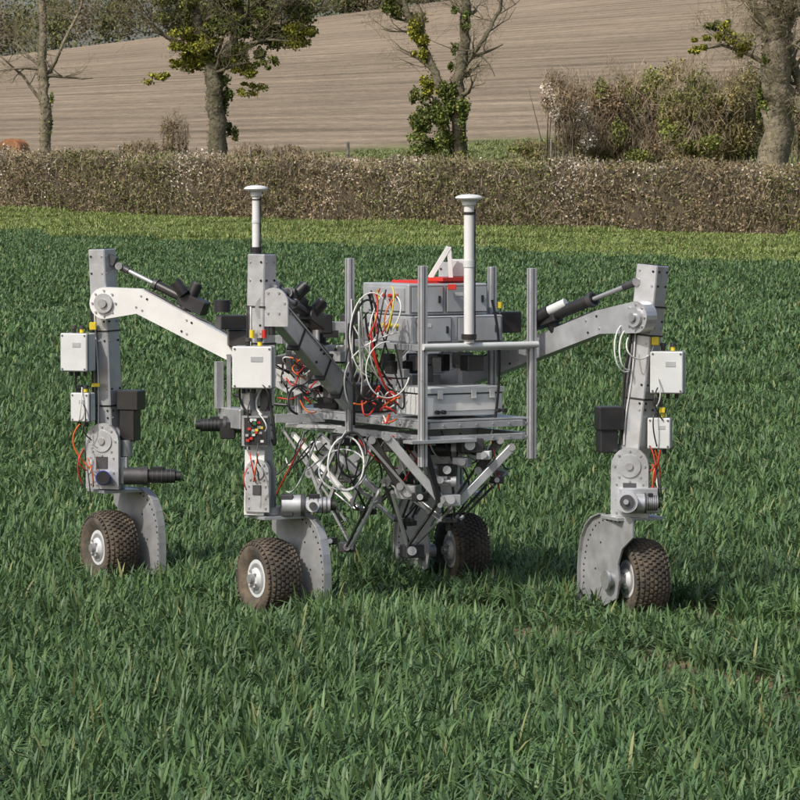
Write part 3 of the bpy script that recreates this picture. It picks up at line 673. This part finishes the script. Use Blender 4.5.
# -------- body frame
pt=Part(); HW=.325; HD=.80
def ext(p0,p1,w=.034,mk='ext'):
    pt.beam(p0,p1,w,w,mk)
for z in(1.005,.93):
    for u in(-HW,HW): ext(Bp(u,-HD,z),Bp(u,HD,z),.04,'alu')
    for v in(-HD,-.3,.25,HD): ext(Bp(-HW+.02,v+.0,z),Bp(HW-.02,v,z),.036,'alu')
pt.box(Bp(0,0,1.032),(2*HW+.03,2*HD+.03,.010),'alu',yaw=BY)
for v in np.linspace(-HD,HD,14):
    for z in(1.005,.93): q=Bp(-HW-.02,v,z); pt.cyl(q,q-W*.006,.007,'bolt',n=6)
for u in np.linspace(-HW,HW,7):
    for z in(1.005,.93): q=Bp(u,-HD-.018,z); pt.cyl(q,q-Dv*.006,.007,'bolt',n=6)
def up(u,v,z0,z1):
    c=Bp(u,v,(z0+z1)/2); pt.box(c,(.042,.042,z1-z0),'ext',yaw=BY)
    pt.box(c+Dv*(-.0212),(.007,.002,z1-z0-.002),'slot',yaw=BY); pt.box(c-W*.0212,(.002,.007,z1-z0-.002),'slot',yaw=BY)
up(-HW-.035,-HD-.03,.78,1.90); up(HW+.03,-HD-.03,.80,1.88); up(-HW-.035,.0,.93,1.93); up(HW+.03,-.40,1.0,1.88); up(-HW-.03,.62,.93,1.5); up(HW+.03,.45,.93,1.6)
for u in(-HW,HW): ext(Bp(u,-HD,1.44),Bp(u,.1,1.44),.036,'alu')
for v in(-HD-.03,-.35,.08): ext(Bp(-HW,v,1.44),Bp(HW,v,1.44),.036,'alu')
pt.cyl(Bp(-HW-.05,-HD-.06,1.45),Bp(HW+.05,-HD-.06,1.45),.018,'grey')
for z in(1.12,):
    ext(Bp(-HW,.62,z),Bp(HW,.62,z),.03); ext(Bp(-HW,.30,z),Bp(-HW,.75,z),.03)
fin(pt,'chassis_frame')
pt=Part()
pt.box(Bp(-.02,-.36,1.535),(.60,.56,.155),'cab',yaw=BY); pt.box(Bp(-.06,-.34,1.705),(.52,.52,.175),'cab',yaw=BY)
for (u,v,z,w,h) in [(-.18,-.645,1.535,.22,.13),(.12,-.645,1.535,.28,.13),(-.2,-.605,1.705,.2,.14),(.06,-.605,1.705,.26,.14)]:
    pt.box(Bp(u,v+.004,z),(w+.012,.012,h+.012),'slot',yaw=BY)
    pt.box(Bp(u,v,z),(w,.012,h),'cab',yaw=BY); pt.box(Bp(u+w*.38,v-.01,z),(.012,.012,.04),'black',yaw=BY); pt.box(Bp(u-w*.2,v-.007,z+h*.2),(.05,.003,.02),random.choice(['wire','yellow']),yaw=BY)
for z in(1.535,1.705):
    pt.box(Bp(-.325,-.36,z),(.012,.42,.13),'cab',yaw=BY)
    for v in(-.5,-.43,-.36,-.28,-.2): pt.cyl(Bp(-.333,v,z+.02),Bp(-.35,v,z+.02),.012,random.choice(['dark','black','yellow','red']),n=10)
pt.box(Bp(-.02,-.34,1.80),(.34,.3,.016),'red',yaw=BY); pt.box(Bp(.03,-.42,1.815),(.22,.2,.02),'red',yaw=BY+.2)
pt.beam(P(430,278,.5),P(449,247,.5),.03,.03,'white');pt.beam(P(449,247,.5),P(451,278,.5),.025,.025,'white');pt.box(P(458,268,.62),(.10,.08,.10),'white');pt.box(P(452,287,.3),(.05,.04,.03),'red')
fin(pt,'control_cabinet')
pt=Part()
pt.box(Bp(-.05,-.6,1.115),(.50,.34,.12),'grey',yaw=BY); pt.box(Bp(-.05,-.6,1.178),(.49,.33,.008),'slot',yaw=BY); pt.box(Bp(-.05,-.6,1.198),(.515,.355,.03),'grey',yaw=BY)
for u in(-.22,0,.12): pt.box(Bp(u,-.785,1.175),(.03,.012,.045),'white',yaw=BY)
pt.box(Bp(-.05,-.775,1.105),(.4,.006,.04),'white',yaw=BY)
for u in(-.25,.15): 
    for q in range(2): pt.cyl(Bp(u+.04*q,-.79,1.08),Bp(u+.04*q,-.82,1.08),.012,'black',n=10)
pt.box(Bp(.0,-.3,1.12),(.3,.16,.14),'black',yaw=BY); pt.box(Bp(-.2,.1,1.12),(.2,.3,.16),'dark',yaw=BY); pt.box(Bp(-.15,.45,1.14),(.25,.2,.2),'black',yaw=BY+.1); pt.box(Bp(.15,.2,1.15),(.2,.4,.2),'alud',yaw=BY)
for i in range(16): pt.box(Bp(random.uniform(-.28,.28),random.uniform(-.5,0),random.uniform(1.26,1.38)),(random.uniform(.04,.16),random.uniform(.04,.12),random.uniform(.03,.10)),random.choice(['black','dark','black','alud','dark']),yaw=BY+random.uniform(-.3,.3))
for u in(-.2,.2): pt.beam(Bp(u,-.3,1.04),Bp(u,-.3,1.43),.03,.03,'ext')
pt.box(Bp(.28,-.35,1.52),(.12,.14,.14),'black',yaw=BY)
pt.box(P(507,322,.6),(.14,.1,.12),'black',yaw=.4);pt.cyl(P(500,308,.55),P(500,302,.55),.015,'yellow')
fin(pt,'enclosures')
pt=Part()
pt.box(P(232,322,1.2),(.17,.14,.08),'black',yaw=.3);pt.box(P(238,338,1.25),(.12,.16,.10),'dark',yaw=.1);pt.cyl(P(222,312,1.2),P(222,300,1.2),.05,'black');pt.box(P(318,318,1.1),(.05,.05,.16),'dark')
pt.box(P(229,388,1.3),(.025,.03,.40),'alud');pt.box(P(219,385,1.32),(.05,.03,.28),'alu',yaw=.5);pt.box(P(236,418,1.25),(.1,.3,.12),'alud',yaw=.5)
gearmotor(pt,243,196,425,1.25,.038,'black');pt.box(P(228,430,1.25),(.09,.1,.10),'black')
for i in range(60):
    px=random.uniform(280,352);py=random.uniform(318,408); pt.box(P(px,py,random.uniform(.95,1.5)),(random.uniform(.03,.13),random.uniform(.03,.1),random.uniform(.03,.12)),random.choice(['black','dark','alud','dark','black','alu','wire','black']),yaw=random.uniform(-.6,.6))
pt.beam(P(292,395,1.2),P(345,372,1.0),.03,.03,'alu'); pt.beam(P(228,372,1.3),P(300,352,1.4),.03,.03,'alud')
pt.cyl(P(316,352,1.0),P(316,318,1.0),.022,'wire');pt.box(P(300,418,1.0),(.3,.02,.05),'alu',yaw=.3)
fin(pt,'drive_equipment')
def mast(px,pt_,pb,Y,r,dome,nm):
    p=Part(); a=P(px,pb,Y);b_=P(px,pt_,Y); p.cyl(a,b_,r,'white',n=20); p.cyl(a+Zv*.02,a+Zv*.05,r*1.5,'black'); p.cyl(a.lerp(b_,.55),a.lerp(b_,.6),r*1.12,'grey'); p.cyl(a.lerp(b_,.93),a.lerp(b_,.95),r*1.1,'black')
    p.tube([a.lerp(b_,t)+Vector((r*1.15,-.004+.004*math.sin(t*20),0)) for t in np.linspace(.02,.97,14)],.004,'black',6)
    p.cyl(b_,b_+Zv*.022,r*1.4,'grey'); pr=[(.0,.35),(.010,.85),(.018,1.),(.026,.97),(.034,.75),(.039,.4),(.041,.02)]
    for i in range(len(pr)-1): p.cyl(b_+Zv*(.02+pr[i][0]),b_+Zv*(.02+pr[i+1][0]),dome*pr[i][1],'white',dome*pr[i+1][1],28,cap=False)
    fin(p,nm)
mast(256,196,256,.02,.022,.067,'antenna_mast_1'); mast(469,205,343,.12,.029,.078,'antenna_mast_2')
def delta(v,u,rot,zE):
    p=Part(); c=Bp(u,v,.90); hexp=[(.19*math.cos(t),.19*math.sin(t)) for t in [i*math.pi/3+rot for i in range(6)]]
    p.plate(hexp,c,Vector((1,0,0)),Vector((0,1,0)),.02,'alud'); eff=Vector((c.x+.02,c.y,zE))
    p.cyl(c-Zv*.01,c-Zv*.09,.06,'dark')
    for k in range(3):
        t=rot+k*2.0944; rd=Vector((math.cos(t),math.sin(t),0)); tg=Vector((-rd.y,rd.x,0))
        m0=c+rd*.13-Zv*.05; p.cyl(m0-tg*.11,m0+tg*.07,.038,'black'); p.cyl(m0-tg*.16,m0-tg*.11,.032,'dark'); p.box(m0-tg*.08,(.05,.05,.07),'alu',yaw=t); p.cyl(m0+tg*.03,m0+tg*.06,.05,'bolt')
        kn=c+rd*.37-Zv*random.uniform(.20,.28); p.beam(m0+tg*.045,kn+tg*.045,.022,.045,'alu',side=tg); p.cyl(kn-tg*.05,kn+tg*.06,.014,'bolt'); p.cyl(kn+tg*.03,kn+tg*.06,.03,'alud')
        ef=eff+rd*.05
        for sg in(-1,1):
            p.cyl(kn+tg*sg*.04,ef+tg*sg*.03,.0075,'dark' if k!=1 else 'bolt',n=8); p.cyl(kn+tg*sg*.04,(kn+tg*sg*.04).lerp(ef+tg*sg*.03,.08),.013,'bolt',n=8); p.cyl((kn+tg*sg*.04).lerp(ef+tg*sg*.03,.92),ef+tg*sg*.03,.012,'bolt',n=8)
    p.plate([(.065*math.cos(i*1.047),.065*math.sin(i*1.047)) for i in range(6)],eff,Vector((1,0,0)),Vector((0,1,0)),.02,'dark')
    p.cyl(eff,eff-Zv*.06,.022,'black'); p.box(eff+Vector((.04,0,-.02)),(.07,.05,.03),'black',yaw=rot); p.cyl(eff-Zv*.06,eff-Zv*.09,.012,'bolt')
    p.tube(bez(c-Zv*.05,eff,.0,10,(.12,-.1,0)),.006,'black',6)
    return p
fin(delta(-.48,.0,.5,.44),'delta_manipulator_1'); fin(delta(.05,.0,.9,.40),'delta_manipulator_2'); fin(delta(.52,.0,.3,.43),'delta_manipulator_3')
pt=Part()
for a,b_,w,k in [((387,437,.12),(441,500,.12),.05,'alu'),((512,447,.25),(458,503,.2),.045,'alu'),((293,434,1.0),(352,500,.7),.024,'white'),((352,436,.8),(328,505,.9),.02,'alud'),((320,436,.7),(375,490,.5),.035,'alu'),((372,440,.3),(400,486,.3),.05,'black'),((300,440,1.1),(322,500,1.0),.02,'alud'),((425,448,.05),(440,505,.1),.03,'black'),((500,440,.3),(478,470,.3),.05,'black'),((380,490,.4),(352,545,.6),.016,'white'),((392,492,.3),(408,548,.6),.018,'white'),((384,485,.4),(412,550,.6),.014,'dark'),((330,500,.9),(350,545,.9),.014,'dark'),((440,500,.25),(404,552,.6),.014,'dark'),((455,505,.3),(412,548,.6),.014,'bolt'),((365,440,.25),(428,512,.3),.016,'bolt'),((340,440,.6),(318,490,.7),.016,'bolt'),((375,438,.4),(352,505,.5),.018,'alu'),((283,430,1.2),(345,520,.9),.012,'bolt'),((490,447,.3),(440,520,.4),.014,'dark'),((372,495,.4),(346,548,.6),.012,'dark'),((328,503,.85),(352,548,.6),.012,'bolt')]:
    pt.beam(P(*a),P(*b_),w,w,k)
    for e in(a,b_): 
        q=P(*e); pt.cyl(q-Vector((0,w*.6+.006,0)),q+Vector((0,w*.6+.006,0)),w*.35+.004,'bolt',n=12)
for px,py,Y,sz,k in [(347,547,.85,.07,'dark'),(412,551,.6,.09,'dark'),(451,500,.15,.08,'alu'),(440,480,.15,.07,'alu'),(408,492,.35,.10,'alud'),(375,500,.5,.05,'alud'),(327,505,.9,.06,'dark'),(447,470,.15,.08,'black'),(497,480,.4,.05,'dark'),(395,445,.2,.09,'black'),(340,440,.6,.08,'black'),(470,445,.2,.1,'dark'),(462,462,.2,.07,'alu'),(320,446,.8,.07,'grey'),(484,455,.2,.06,'grey'),(420,497,.2,.06,'black'),(330,541,.9,.05,'black')]:
    pt.box(P(px,py,Y),(sz*1.3,sz,sz*.8),k,yaw=random.uniform(-.5,.5)); pt.cyl(P(px,py,Y-.04),P(px,py,Y-.07),sz*.3,'bolt',n=12)
pt.box(P(440,441,.06),(.42,.10,.018),'alu',yaw=BY); pt.box(P(484,436,.3),(.24,.12,.02),'alu',yaw=BY)
pt.box(P(317,426,1.0),(.36,.10,.02),'alu',yaw=-.4)
fin(pt,'under_frame_linkage')
pt=Part()
def cab(a,b_,k,r=.005,sag=.1,side=(0,0,0),rnd=.08): pt.tube(bez(P(*a),P(*b_),sag,14,side,rnd),r,k,6)
def loop(px,py,Y,rx,ry,k,r=.006,t0=0,t1=6.2,til=.05):
    c=P(px,py,Y);s=S(Y); pt.tube([c+Vector((rx*s*math.cos(t),til*math.sin(t*1.3),ry*s*math.sin(t))) for t in np.linspace(t0,t1,26)],r,k,6)
for i in range(9): cab((374+i*3,random.uniform(285,300),.1),(366+i*3+random.uniform(-6,6),random.uniform(325,345),.05),['red','yellow','red','wire','black','red','yellow','wire','orange'][i],.0045,-.02)
for i in range(18):
    cab((random.uniform(345,400),random.uniform(290,345),.1),(random.uniform(345,410),random.uniform(370,420),.25),random.choice(['wire','wire','black','red','wire','black','dark']),random.choice([.004,.005,.007]),random.uniform(-.05,.12),(random.uniform(-.12,.04),-.03,0))
loop(372,335,.05,22,42,'wire',.0045,.5,4.6);loop(368,350,.05,18,50,'black',.007,1.,5);loop(388,370,.0,22,28,'wire',.004,1.5,6)
loop(346,464,.1,18,27,'wire',.006,0,6.28);loop(343,470,.12,24,20,'grey',.005,.4,6);loop(352,455,.1,14,22,'black',.008,0,5);loop(300,400,.5,12,14,'black',.007,.5,4.5)
loop(628,350,-.12,9,20,'wire',.005,1.2,4.9);loop(626,348,-.1,12,24,'grey',.0045,1.,5.);loop(640,345,-.15,14,14,'wire',.0045,2.6,6.3)
for i in range(30):
    x=random.uniform(286,322);y=random.uniform(365,403); cab((x,y,.9),(x+random.uniform(-20,22),y+random.uniform(-12,16),.85),random.choice(['red','red','orange','black','wire','black','dark']),.0045,random.uniform(-.04,.05),(0,-.05,0),.08)
for i in range(20):
    x=random.uniform(366,392);y=random.uniform(392,416); cab((x,y,.1),(x+random.uniform(-16,18),y+random.uniform(-10,8),.05),random.choice(['red','red','orange','black','wire']),.005,random.uniform(-.04,.04),(0,-.03,0),.07)
for i in range(30):
    x=random.uniform(300,500); cab((x,random.uniform(430,445),.3),(x+random.uniform(-40,40),random.uniform(450,500),.45),random.choice(['black','black','wire','dark','red','grey']),.0045,random.uniform(-.03,.08),(0,-.05,0),.06)
for Yv_,x0 in((1.6,84),(-.2,252),(-.15,652)):
    for i in range(9):
        x=x0+random.uniform(-5,7); y=random.uniform(375,430) if i<3 else random.uniform(442,472); cab((x,y,Yv_),(x+random.uniform(-5,7),y+random.uniform(15,38),Yv_),['black','wire','black','red','black','red','wire','dark','orange'][i],.004,random.uniform(-.02,.03),(random.uniform(-.03,.03),-.03,0),.02)
cab((80,424,1.6),(92,470,1.6),'orange',.006,.02,(-.05,0,0));cab((76,372,1.6),(88,424,1.6),'black',.006,.02,(-.04,0,0));cab((660,450,-.15),(648,500,-.15),'red',.005,.02,(.04,0,0));cab((655,450,-.15),(645,495,-.15),'orange',.005,.02,(.05,0,0))
cab((240,388,-.15),(250,415,-.13),'black',.007,.0);cab((262,388,-.15),(262,415,-.13),'wire',.006,.0);cab((268,388,-.1),(272,440,-.1),'black',.009)
cab((240,330,1.2),(300,370,1.),'black',.006,.05);cab((235,395,1.2),(290,405,1.),'black',.01,.05)
for x in(352,492): cab((x,300,.2),(x+2,425,.3),'black',.008,0)
fin(pt,'cables')
# ---------------------------------------------------------------- light, sky, camera
sv=Vector((-.55,-.60,.80)).normalized(); el=math.asin(sv.z); az=math.atan2(sv.x,sv.y)
w=bpy.data.worlds.new('World'); sc.world=w; w.use_nodes=True; N=w.node_tree.nodes
sk=N.new('ShaderNodeTexSky'); sk.sky_type='NISHITA'; sk.sun_disc=False; sk.sun_elevation=el; sk.sun_rotation=az; sk.air_density=1; sk.dust_density=4
w.node_tree.links.new(sk.outputs[0],N['Background'].inputs[0]); N['Background'].inputs[1].default_value=.14
sl=bpy.data.lights.new('sun','SUN'); sl.energy=3.3; sl.angle=math.radians(1.2); sl.color=(1,.96,.89); so=link(bpy.data.objects.new('sun',sl)); so.rotation_euler=(-sv).to_track_quat('-Z','Y').to_euler()
cd=bpy.data.cameras.new('camera'); cd.lens=162; cd.sensor_width=36; cd.clip_end=6000; cd.clip_start=.5; co=link(bpy.data.objects.new('camera',cd)); co.location=(0,-CD,CH); co.rotation_euler=(math.pi/2-PIT,0,0); sc.camera=co
sc.view_settings.view_transform='Standard'; sc.view_settings.look='None'; sc.view_settings.exposure=0
